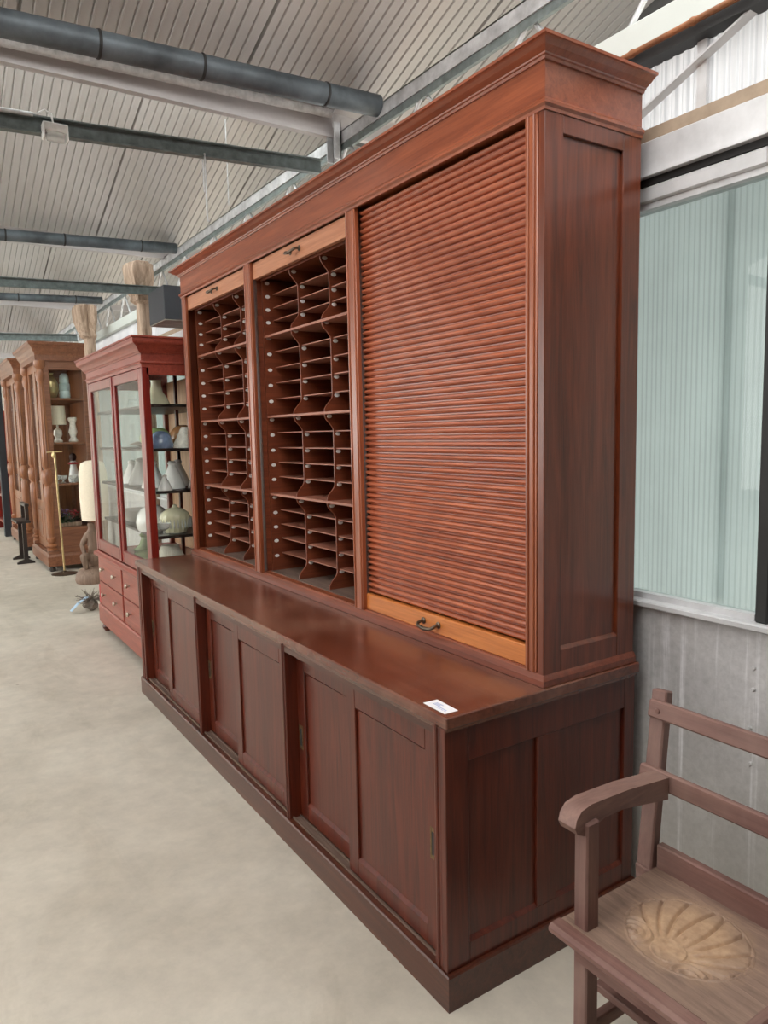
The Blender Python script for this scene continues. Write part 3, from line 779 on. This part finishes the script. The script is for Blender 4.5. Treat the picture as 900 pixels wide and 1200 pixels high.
m = MB().box(VX0 + .045, VX1 - .045, VY0 + .018, VY0 + .021, .65, 1.89); m.build('side_pane', M['pane'], vt)
MB().box(VX0 + .045, VX1 - .045, VY1 - .021, VY1 - .018, .65, 1.89).build('side_pane', M['pane'], vt)
MB().box(VX1 - .012, VX1 - .002, VY0 + .03, VY1 - .03, .65, 1.95).build('back_panel', M['tan'], vt)
for z in (1.715, 1.445, 1.185, .905):
    MB().box(VX0 + .06, VX1 - .014, VY0 + .045, VY1 - .045, z - .018, z, .001).build('display_shelf', M['black_wood'], vt)
for x in (.50,):
    MB().box(x, x + .02, 3.62, 3.645, .65, 1.95).build('shelf_upright', M['bd_z'], vt)

# things on show inside the vitrine
def item(name, c, prof, mat, lab, cat, grp=None, n=28, **k):
    return solo(name, MB().lathe(c, prof, n, **k), M[mat], lab, cat, c, grp)
def dome(r, h, n=8): return [(r * cos(pi / 2 * i / n), h * sin(pi / 2 * i / n)) for i in range(n)] + [(.001, h)]
item('glass_globe', (.285, 3.38, 1.4455), [(.055, 0), (.085, .02), (.10, .05), (.098, .08), (.075, .115), (.05, .128), (.001, .13)], 'green_glass', 'pale green mottled glass globe on the second shelf of the display cabinet', 'lampshade')
item('glass_bowl_shade', (.262, 3.185, 1.4455), [(.072, 0), (.075, .012), (.070, .045), (.06, .075), (.04, .098), (.02, .106), (.001, .108)], 'blue_glass', 'blue and white glass bowl shade in front of the green globe', 'lampshade')
item('orange_globe_shade', (.50, 3.48, 1.4455), [(.035, 0), (.055, .01), (.088, .055), (.085, .10), (.055, .135), (.02, .147), (.001, .148)], 'amber_glass', 'round amber glass globe right of the green globe', 'lampshade')
item('flared_porcelain_shade', (.42, 3.2, 1.4455), [(.085, 0), (.083, .01), (.055, .06), (.03, .115), (.022, .13), (.001, .13)], 'floral', 'white floral conical shade beside the amber globe', 'lampshade')
item('bell_shade', (.26, 3.22, 1.7155), [(.082, 0), (.078, .01), (.062, .045), (.038, .08), (.03, .13), (.034, .15), (.001, .15)], 'cream_glass', 'greenish bell shaped glass shade on the top shelf', 'lampshade')
cone = [(.078, 0), (.080, .006), (.075, .022), (.05, .09), (.032, .125), (.022, .15), (.028, .162), (.02, .175), (.001, .178)]
first = item('cone_lampshade', (.345, 3.26, 1.1855), cone, 'opal', 'large white opal cone lampshade at the front middle of the third shelf', 'lampshade', 'white cone lampshades on the third shelf')
for (x, y, s, lab) in ((.255, 3.13, .55, 'smallest white opal cone lampshade at the front corner of the third shelf'), (.50, 3.22, .85, 'white opal cone lampshade beside the right edge of the third shelf'),
                    (.28, 3.46, 1.0, 'white opal cone lampshade behind the corner one on the third shelf'), (.46, 3.50, 1.0, 'white opal cone lampshade at the rear right of the third shelf'),
                    (.30, 3.86, 1.05, 'white opal cone lampshade seen through the near glass door'), (.30, 4.08, .95, 'smaller white opal cone lampshade seen through the middle of the doors')):
    c = first.copy(); COL.objects.link(c); c.location = (x, y, 1.1855); c.scale = (s, s, s); c['label'] = lab
item('white_dome_shade', (.26, 3.45, .9055), [(.095, 0), (.105, .02), (.11, .06), (.098, .11), (.07, .145), (.035, .165), (.001, .168)], 'opal', 'white opal dome shade on the fourth shelf behind the cream one', 'lampshade')
# cream shade with fringe
root = empty('fringed_shade', (.345, 3.25, .9055), 'cream glass dome shade with crystal fringe on the fourth shelf', 'lampshade')
MB().lathe((.345, 3.25, .9055), [(.07, 0), (.08, .03), (.092, .08), (.095, .10), (.085, .125), (.05, .15), (.018, .16), (.012, .175), (.001, .18)], 28, flute=14, fd=.06).build('dome', M['cream_glass'], root, True)
m = MB()
for k in range(26):
    t = 2 * pi * k / 26; m.lathe((.345 + .099 * cos(t), 3.25 + .099 * sin(t), .935), [(.001, 0), (.006, .012), (.004, .03), (.002, .055), (.001, .06)], 6)
m.build('crystal_fringe', M['crystal'], root, True)
for x, y, lab in ((.235, 3.13, 'small clear glass dish on the fourth shelf near the corner post'), (.50, 3.16, 'small clear glass goblet right of the fringed shade'), (.55, 3.30, 'clear glass cup at the right end of the fourth shelf')):
    item('glassware', (x, y, .9055), [(.03, 0), (.032, .004), (.008, .012), (.008, .03), (.034, .045), (.042, .075), (.038, .076), (.03, .05), (.001, .046)], 'crystal', lab, 'glass', 'small clear glassware on the fourth shelf', 18)
item('white_bowl', (.30, 3.95, .9055), [(.05, 0), (.09, .02), (.13, .06), (.145, .10), (.138, .10), (.12, .06), (.08, .028), (.001, .02)], 'opal', 'wide white bowl behind the glass door on the fourth shelf', 'bowl')
item('green_lamp_base', (.33, 3.92, .6465), [(.09, 0), (.095, .02), (.08, .05), (.09, .07), (.05, .10), (.03, .15), (.045, .17), (.02, .20), (.001, .2)], 'green_glass', 'green glass lamp base at the bottom behind the glass door', 'lamp')
m = MB().lathe((.305, 3.26, .6465), [(.135, 0), (.137, .004), (.055, .17), (.053, .175), (.001, .175)], 96, flute=48, fd=.03)
solo('pleated_lampshade', m, M['pleat'], 'large pleated cream fabric lampshade at the bottom of the display cabinet', 'lampshade', (.305, 3.26, .6465))
m = MB().lathe((.44, 3.22, .7), [(.001, .0), (.04, .0), (.046, .006), (.046, .014), (.04, .018), (.001, .018)], 24, 'y')
for v in m.bm.verts: v.co.z += 0
m.box(.425, .455, 3.222, 3.236, .6465, .66, .001)
solo('round_dial', m, M['cream_glass'], 'small round cream disc standing beside the pleated lampshade', 'disc', (.44, 3.22, .6465))
solo('driftwood_stick', MB().tube([(.28, 4.0, 1.4655), (.30, 3.9, 1.472), (.30, 3.8, 1.466), (.33, 3.68, 1.47)], [.006, .016, .02, .008], 8), M['twig'], 'short twisted dark stick lying on the second shelf behind the doors', 'stick', (.3, 3.85, 1.4455))
item('tall_white_vase', (.38, 3.30, 1.1855 - 0.0), [(.02, 0), (.02, .01)], 'opal', '', 'vase') if False else None

# ================================================================== BIG WALNUT CABINETS
def column(parent, x, y, z0, z1, r=.058):
    h = z1 - z0
    pr = [(r, 0), (r, .02), (r * .75, .03), (r * 1.1, .05), (r * 1.1, .07), (r * .7, .085), (r * .95, .11), (r * .95, .14), (r * .62, .16), (r * .72, .20), (r * .95, h * .28), (r * .9, h * .33), (r * .62, h * .345), (r * 1.0, h * .365), (r * 1.08, h * .40), (r * .95, h * .425), (r * .6, h * .435), (r * .92, h * .45), (r * .86, h * .60), (r * .72, h * .86), (r * .6, h * .885), (r * .85, h * .90), (r * .95, h * .93), (r * .7, h * .955), (r * 1.1, h * .97), (r * 1.15, h)]
    # subdivide the fluted shaft
    out = []
    for a, b in zip(pr, pr[1:]):
        out.append(a)
        if b[1] - a[1] > .15: out.append((a[0] * .5 + b[0] * .5, a[1] * .5 + b[1] * .5))
    out.append(pr[-1])
    return MB().lathe((x, y, z0), out, 40, flute=10, fd=.12, frange=(h * .45, h * .87)).build('turned_column', M['wal_z'], parent, True)
def big_cabinet(y0, y1, lab):
    root = empty('bookcase_cabinet', (.47, (y0 + y1) / 2, 0), lab, 'cabinet')
    x0, x1 = .20, .76
    MB().mould(x0, x1, y0, y1, [(-.03, .06), (0, .06), (0, .17), (-.015, .19), (-.02, .20), (-.03, .20)]).box(x0 + .02, x1, y0 + .02, y1 - .02, .17, .20).build('plinth', M['wal_y'], root)
    for x in (x0 + .05, x1 - .08):
        for y in (y0 + .05, y1 - .1): MB().lathe((x, y, 0), [(.03, 0), (.036, .02), (.03, .062)], 12).build('foot', M['black_wood'], root, True)
    for ya, yb in ((y0 + .04, y0 + .065), (y1 - .065, y1 - .04)):
        m = MB(); m.box(x0 + .09, x0 + .15, ya, yb, .2, 2.42, .003).box(x1 - .06, x1, ya, yb, .2, 2.42, .003)
        m.box(x0 + .15, x1 - .06, ya, yb, .2, .27, .002).box(x0 + .15, x1 - .06, ya, yb, .43, .50, .002).box(x0 + .15, x1 - .06, ya, yb, 2.30, 2.42, .002)
        m.box(x0 + .15, x1 - .06, ya + .008, yb - .008, .26, .44)
        m.box(x0 + .17, x1 - .08, ya + .003, yb - .003, .29, .41, .004)
        m.build('side_frame', M['wal_x'], root)
    MB().box(x0 + .15, x1 - .06, y0 + .05, y0 + .053, .5, 2.3).build('side_glass', M['pane'], root)
    MB().box(x0 + .14, x1 - .05, y1 - .062, y1 - .052, .49, 2.31).build('far_side_panel', M['wal_z'], root)
    MB().box(x1 - .012, x1, y0 + .06, y1 - .06, .2, 2.42).build('back_panel', M['wal_z'], root)
    for z in (1.985, 1.478, 1.005, .495):
        MB().box(x0 + .12, x1 - .012, y0 + .068, y1 - .068, z - .022, z, .002).build('shelf', M['wal_y'], root)
    ym = (y0 + y1) / 2
    for ya, yb in ((y0 + .12, ym - .002), (ym + .002, y1 - .12)):
        d = frame_x(MB(), x0 + .07, x0 + .095, ya, yb, .21, 2.40, .075, .09, .10, .003).build('door', M['wal_z'], root)
        MB().box(x0 + .076, x0 + .09, ya + .07, yb - .07, .30, .72).box(x0 + .068, x0 + .09, ya + .11, yb - .11, .34, .66, .01).box(x0 + .07, x0 + .095, ya + .07, yb - .07, .70, .78, .003).build('door_panel', M['wal_z'], d)
        MB().box(x0 + .08, x0 + .083, ya + .07, yb - .07, .78, 2.31).build('door_glass', M['pane'], d)
    for y in (y0 + .075, y1 - .075):
        MB().box(x0 + .012, x0 + .128, y - .058, y + .058, .20, .24, .003).build('column_block', M['wal_x'], root)
        column(root, x0 + .066, y, .24, 2.40)
    MB().box(x0 + .01, x1, y0 + .01, y1 - .01, 2.40, 2.47).mould(x0 + .01, x1, y0 + .01, y1 - .01, [(-.01, 2.46), (0, 2.46), (.008, 2.48), (.02, 2.50), (.03, 2.53), (.05, 2.56), (.065, 2.57), (.07, 2.60), (-.01, 2.60)]).box(x0 - .04, x1, y0 - .04, y1 + .04, 2.575, 2.60).build('cornice', M['wal_y'], root)
    return root
big_cabinet(7.62, 8.85, 'nearer walnut bookcase with turned columns and a glazed side full of ornaments')
big_cabinet(9.55, 11.1, 'farther walnut bookcase with turned columns behind the black stool')

item('amber_vase', (.39, 7.86, 1.9855), [(.04, 0), (.06, .02), (.085, .10), (.08, .18), (.05, .24), (.03, .27), (.04, .29), (.001, .285)], 'brass', 'golden brown rounded vase on the top shelf of the nearer bookcase', 'vase')
item('striped_bottle', (.54, 7.86, 1.9855), [(.055, 0), (.06, .02), (.06, .08), (.055, .09), (.06, .10), (.06, .17), (.05, .18), (.055, .2), (.05, .26), (.03, .29), (.001, .29)], 'teal', 'white and teal ridged jar on the top shelf of the nearer bookcase', 'jar')
root = empty('table_lamp', (.435, 7.86, 1.4785), 'small table lamp with cream drum shade on the bookcase middle shelf', 'lamp')
MB().lathe((.435, 7.86, 1.4785), [(.045, 0), (.05, .02), (.03, .05), (.05, .09), (.045, .14), (.012, .17), (.012, .22), (.001, .22)], 16).build('lamp_base', M['floral'], root, True)
MB().lathe((.435, 7.86, 1.685), [(.098, 0), (.09, .215), (.001, .215)], 24).build('lamp_shade', M['fabric'], root, True)
item('figurine_vase', (.605, 7.86, 1.4785), [(.05, 0), (.06, .015), (.035, .06), (.055, .12), (.04, .18), (.035, .22), (.06, .27), (.05, .29), (.001, .28)], 'floral', 'white porcelain vase with pale flowers right of the drum shade lamp', 'vase', None, 20, flute=3, fd=.25)
for i, (x, y) in enumerate(((.37, 7.78), (.46, 7.86), (.555, 7.78), (.40, 7.98), (.665, 7.85))):
    item('crystal_bowl', (x, y, 1.0055), [(.025, 0), (.03, .005), (.01, .015), (.012, .03), (.04, .05), (.05, .085), (.046, .085), (.03, .05), (.001, .045)], 'crystal', ('clear crystal bowl nearest the brass stand on the third bookcase shelf', 'clear crystal bowl in the middle of the third bookcase shelf', 'clear crystal bowl at the front centre of the third bookcase shelf', 'clear crystal bowl behind the others on the third bookcase shelf', 'clear crystal bowl at the right end of the third bookcase shelf')[i], 'bowl', 'crystal bowls on the third bookcase shelf', 16)
root = empty('doll', (.60, 7.98, 1.0055), 'small doll with dark hair and red collar standing among crystal', 'doll')
MB().lathe((.60, 7.98, 1.0055), [(.06, 0), (.065, .03), (.05, .12), (.035, .2), (.05, .22), (.03, .25), (.001, .25)], 16).build('dress', M['opal'], root, True)
MB().lathe((.60, 7.98, 1.215), [(.055, 0), (.06, .012), (.03, .035), (.001, .04)], 16, flute=8, fd=.1).build('collar', M['flower_red'], root, True)
MB().blob((.60, 7.98, 1.30), (.042, .042, .05)).build('head', M['doll_dark'], root, True)
root = empty('flower_planter', (.48, 7.86, .4955), 'trough of purple and red flowers with dark leaves in the bookcase bottom', 'flowers')
MB().box(.36, .62, 7.79, 7.93, .4955, .54, .004).build('trough', M['drift'], root)
def tufts(n, col, zr, size, x0=.36, x1=.62):
    m = MB()
    for i in range(n):
        c = (random.uniform(x0, x1), random.uniform(7.78, 7.94), random.uniform(*zr)); a = random.uniform(0, 6.28)
        m.obox(c, (cos(a), sin(a), random.uniform(-.7, .7)), (-sin(a), cos(a), random.uniform(-.6, .6)), (random.uniform(-.4, .4), random.uniform(-.4, .4), 1), size, size * .5, .002)
    return m
tufts(120, 0, (.54, .64), .020).build('foliage', M['leaf'], root)['kind'] = 'stuff'
tufts(50, 0, (.61, .70), .013, .38, .48).build('blooms', M['flower'], root)['kind'] = 'stuff'
tufts(50, 0, (.60, .68), .014, .51, .60).build('blooms', M['flower_red'], root)['kind'] = 'stuff'

# dark stool in front of the second bookcase
st = empty('stool', (.08, 8.7, 0), 'small black wooden step stool in front of the farther bookcase', 'stool')
for y in (8.47, 8.90):
    MB().prism([(-.03, 0), (.17, 0), (.17, .02), (.10, .055), (.095, .50), (.055, .50), (.05, .055), (-.03, .02)], 'y', y - .022, y + .022).build('trestle_leg', M['black_wood'], st)
MB().box(-.01, .15, 8.44, 8.94, .50, .53, .004).build('seat', M['black_wood'], st)
for y in (8.50, 8.88): MB().box(.10, .14, y - .02, y + .02, .53, .72, .003).build('back_post', M['black_wood'], st)
MB().box(.095, .145, 8.46, 8.93, .70, .735, .004).build('top_rail', M['black_wood'], st)
# dark post
solo('dark_post', MB().box(.15, .25, 11.45, 11.6, 0, 2.55, .004), M['speaker'], 'tall dark grey post at the end of the farther bookcase', 'post', (.2, 11.52, 0), None, False)
# distant red shelf unit
r = empty('shelf_unit', (.5, 12.9, 0), 'distant dark red open shelf unit beyond the grey post', 'shelf')
for y in (12.1, 12.9, 13.7): MB().box(.2, .75, y - .02, y + .02, 0, 2.0).build('upright', M['red_z'], r)
for z in (.15, .6, 1.0, 1.4, 1.8): MB().box(.2, .75, 12.1, 13.7, z, z + .04).build('shelf', M['red_y'], r)
MB().box(.73, .75, 12.1, 13.7, 0, 2.0).build('back_panel', M['bd_z'], r)

# ================================================================== TALL CARVED DRIFTWOOD COLUMNS
def drift_column(x, y, zt, lab, seed):
    r = empty('carved_column', (x, y, 0), lab, 'column', 'tall carved driftwood columns by the wall')
    def loft(secs, n=28, rough=.12, sd=0):
        m = MB(); rings = []
        for (z, hx, hy, ox) in secs:
            ring = []
            for k in range(n):
                t = 2 * pi * k / n; cx, sy = cos(t), sin(t)
                q = 1 / max(abs(cx), abs(sy)); q = q * .75 + .25
                rr = 1 + rough * noise.noise(Vector((cx * 2.2, sy * 2.2 + sd, z * 1.6))) * 2 - .07 * (abs(sin(t * 4 + sd)) < .25)
                ring.append(m.bm.verts.new((x + ox + cx * q * hx * rr, y + sy * q * hy * rr, z)))
            rings.append(ring)
        for a, b in zip(rings, rings[1:]):
            for k in range(n): m.bm.faces.new((a[k], a[(k + 1) % n], b[(k + 1) % n], b[k]))
        m.bm.faces.new(rings[0][::-1]); m.bm.faces.new(rings[-1]); return m
    z0 = zt - .34
    secs = [(0 + z0 * i / 24, .05, .065, .02) for i in range(25)]
    loft(secs, 36, .10, seed).build('shaft', M['drift'], r, True)
    cap = [(z0 - .01, .055, .07, .02), (z0 + .015, .075, .095, .01), (z0 + .05, .07, .085, .005)]
    for i in range(1, 11):
        t = i / 10; cap.append((z0 + .05 + .25 * t, .075 + .03 * sin(t * pi * .6), .09 + .05 * sin(t * pi * .55), -.015 * t))
    cap += [(zt - .01, .10, .13, -.01), (zt, .08, .10, 0)]
    loft(cap, 44, .24, seed + 3).build('capital', M['drift'], r, True)
drift_column(.745, 5.22, 3.02, 'driftwood column with rough block capital rising behind the red display cabinet', 1.0)
drift_column(.66, 7.02, 2.93, 'farther driftwood column with rough capital beside the walnut bookcase', 5.0)

# loudspeaker box fixed high beside the long cabinet
root = empty('wall_speaker', (.65, 3.93, 2.32), 'black rectangular speaker box mounted high beside the long cabinet', 'speaker')
MB().box(.50, .80, 3.75, 4.12, 2.328, 2.56, .004).build('housing', M['speaker'], root)
MB().box(.503, .797, 3.753, 4.117, 2.322, 2.329).build('underside', M['speaker_base'], root)
MB().box(.80, .86, 3.88, 3.98, 2.40, 2.50, .003).build('wall_bracket', M['black'], root)

# ================================================================== FIGURE LAMP
lx, ly = .56, 6.72
root = empty('figure_lamp', (lx, ly, 0), 'carved wooden figure floor lamp with tall cream shade behind the display cabinet', 'lamp')
m = MB(); nn = 24
MB().lathe((lx, ly, .66), [(.135, 0), (.145, .25), (.14, .50), (.115, .60), (.06, .625), (.001, .63)], 32).build('lamp_shade', M['fabric'], root, True)
MB().lathe((lx - .05, ly, 0), [(.18, 0), (.19, .03), (.18, .09), (.14, .14), (.08, .17), (.001, .175)], 24).build('base', M['carved'], root, True)
me = bpy.data.meshes.new('figure')
cx, cy = lx - .05, ly
V = [(0, 0, .30), (0, 0, .40), (0, 0, .52), (0, 0, .56), (0, 0, .64),
     (-.05, .02, .49), (-.105, .01, .40), (-.07, -.05, .24),
     (.05, .02, .49), (.105, .01, .38), (.07, -.05, .24),
     (-.06, -.03, .27), (-.12, -.09, .30), (-.08, -.08, .15),
     (.06, -.03, .27), (.12, -.09, .30), (.08, -.08, .15), (0, 0, .26), (0, 0, .14)]
Ed = [(0, 1), (1, 2), (2, 3), (3, 4), (2, 5), (5, 6), (6, 7), (2, 8), (8, 9), (9, 10), (17, 11), (11, 12), (12, 13), (17, 14), (14, 15), (15, 16), (0, 17), (17, 18)]
R_ = [.055, .05, .058, .03, .045, .035, .026, .02, .035, .026, .02, .048, .038, .03, .048, .038, .03, .06, .05]
me.from_pydata(V, Ed, []); me.materials.append(M['carved'])
fo = bpy.data.objects.new('carved_figure', me); COL.objects.link(fo); fo.parent = root; fo.location = (-.05, 0, 0)
sk = fo.modifiers.new('skin', 'SKIN'); 
for v, rr in zip(me.skin_vertices[0].data, R_): v.radius = (rr, rr)
me.skin_vertices[0].data[17].use_root = True
ss = fo.modifiers.new('sub', 'SUBSURF'); ss.levels = 2; ss.render_levels = 2
for p in me.polygons: p.use_smooth = True

# brass stand
bx, by = .33, 7.40
root = empty('brass_stand', (bx, by, 0), 'slim brass floor stand with a short crossbar before the nearer bookcase', 'stand')
MB().lathe((bx, by, 0), [(.14, 0), (.142, .008), (.10, .018), (.03, .026), (.016, .04), (.001, .042)], 32).build('base', M['bronze'], root, True)
MB().tube([(bx, by, .03), (bx - .01, by, .6), (bx - .02, by, 1.34)], .011, 12).build('pole', M['brass'], root, True)
MB().tube([(bx - .10, by, 1.375), (bx + .06, by, 1.378)], .006, 8).lathe((bx - .03, by, 1.31), [(.012, 0), (.024, .02), (.02, .05), (.01, .07)], 14).build('crossbar', M['brass'], root, True)

# twigs with a ribbon
root = empty('twig_bundle', (.19, 5.36, 0), 'bundle of dry dark twigs with a pale blue ribbon on the floor', 'twigs')
m = MB()
for i in range(90):
    a = random.uniform(0, 2 * pi); e = random.uniform(-.2, 1.2); L = random.uniform(.07, .17)
    c = Vector((.20, 5.36, .09)); d = Vector((cos(a) * cos(e), sin(a) * cos(e), sin(e) * .8))
    p2 = c + d * L; p2.z = max(.008, p2.z); mid = c + d * L * .5 + Vector((random.uniform(-.02, .02), random.uniform(-.02, .02), random.uniform(-.02, .02))); mid.z = max(.008, mid.z)
    m.tube([c, mid, p2], [.004, .003, .002], 5)
m.blob((.20, 5.36, .05), (.06, .06, .05), 12, .3, 4)
m.build('twigs', M['twig'], root)['kind'] = 'stuff'
MB().bar((.17, 5.33, .13), (.08, 5.30, .085), .045, .003).bar((.08, 5.30, .085), (.02, 5.29, .03), .045, .003).build('ribbon', M['ribbon'], root)
solo('red_board', MB().box(.20, .26, 4.93, 4.97, 0, .30, .003), M['red'], 'narrow bright red board standing behind the display cabinet foot', 'board', (.23, 4.95, 0), None, False)

# ================================================================== CAMERA, LIGHT
cam = bpy.data.cameras.new('camera'); co = bpy.data.objects.new('camera', cam); COL.objects.link(co)
co.location = (-1.075, -1.3868, 1.5138); co.rotation_euler = (1.4621, .0211, -.5806)
cam.sensor_fit = 'VERTICAL'; cam.sensor_height = 36; cam.lens = 853.389 / 1200 * 36; cam.clip_start = .05
SC.camera = co
w = bpy.data.worlds.new('overcast sky'); SC.world = w; w.use_nodes = True
nt = w.node_tree; bg = nt.nodes['Background']; bg.inputs[0].default_value = (1.0, .985, .955, 1); bg.inputs[1].default_value = 3.4
SC.view_settings.view_transform = 'Standard'; SC.view_settings.look = 'None'
SC.view_settings.exposure = .48; SC.view_settings.gamma = 1; SC.view_settings.use_curve_mapping = False
SC.cycles.max_bounces = 8; SC.cycles.transparent_max_bounces = 12
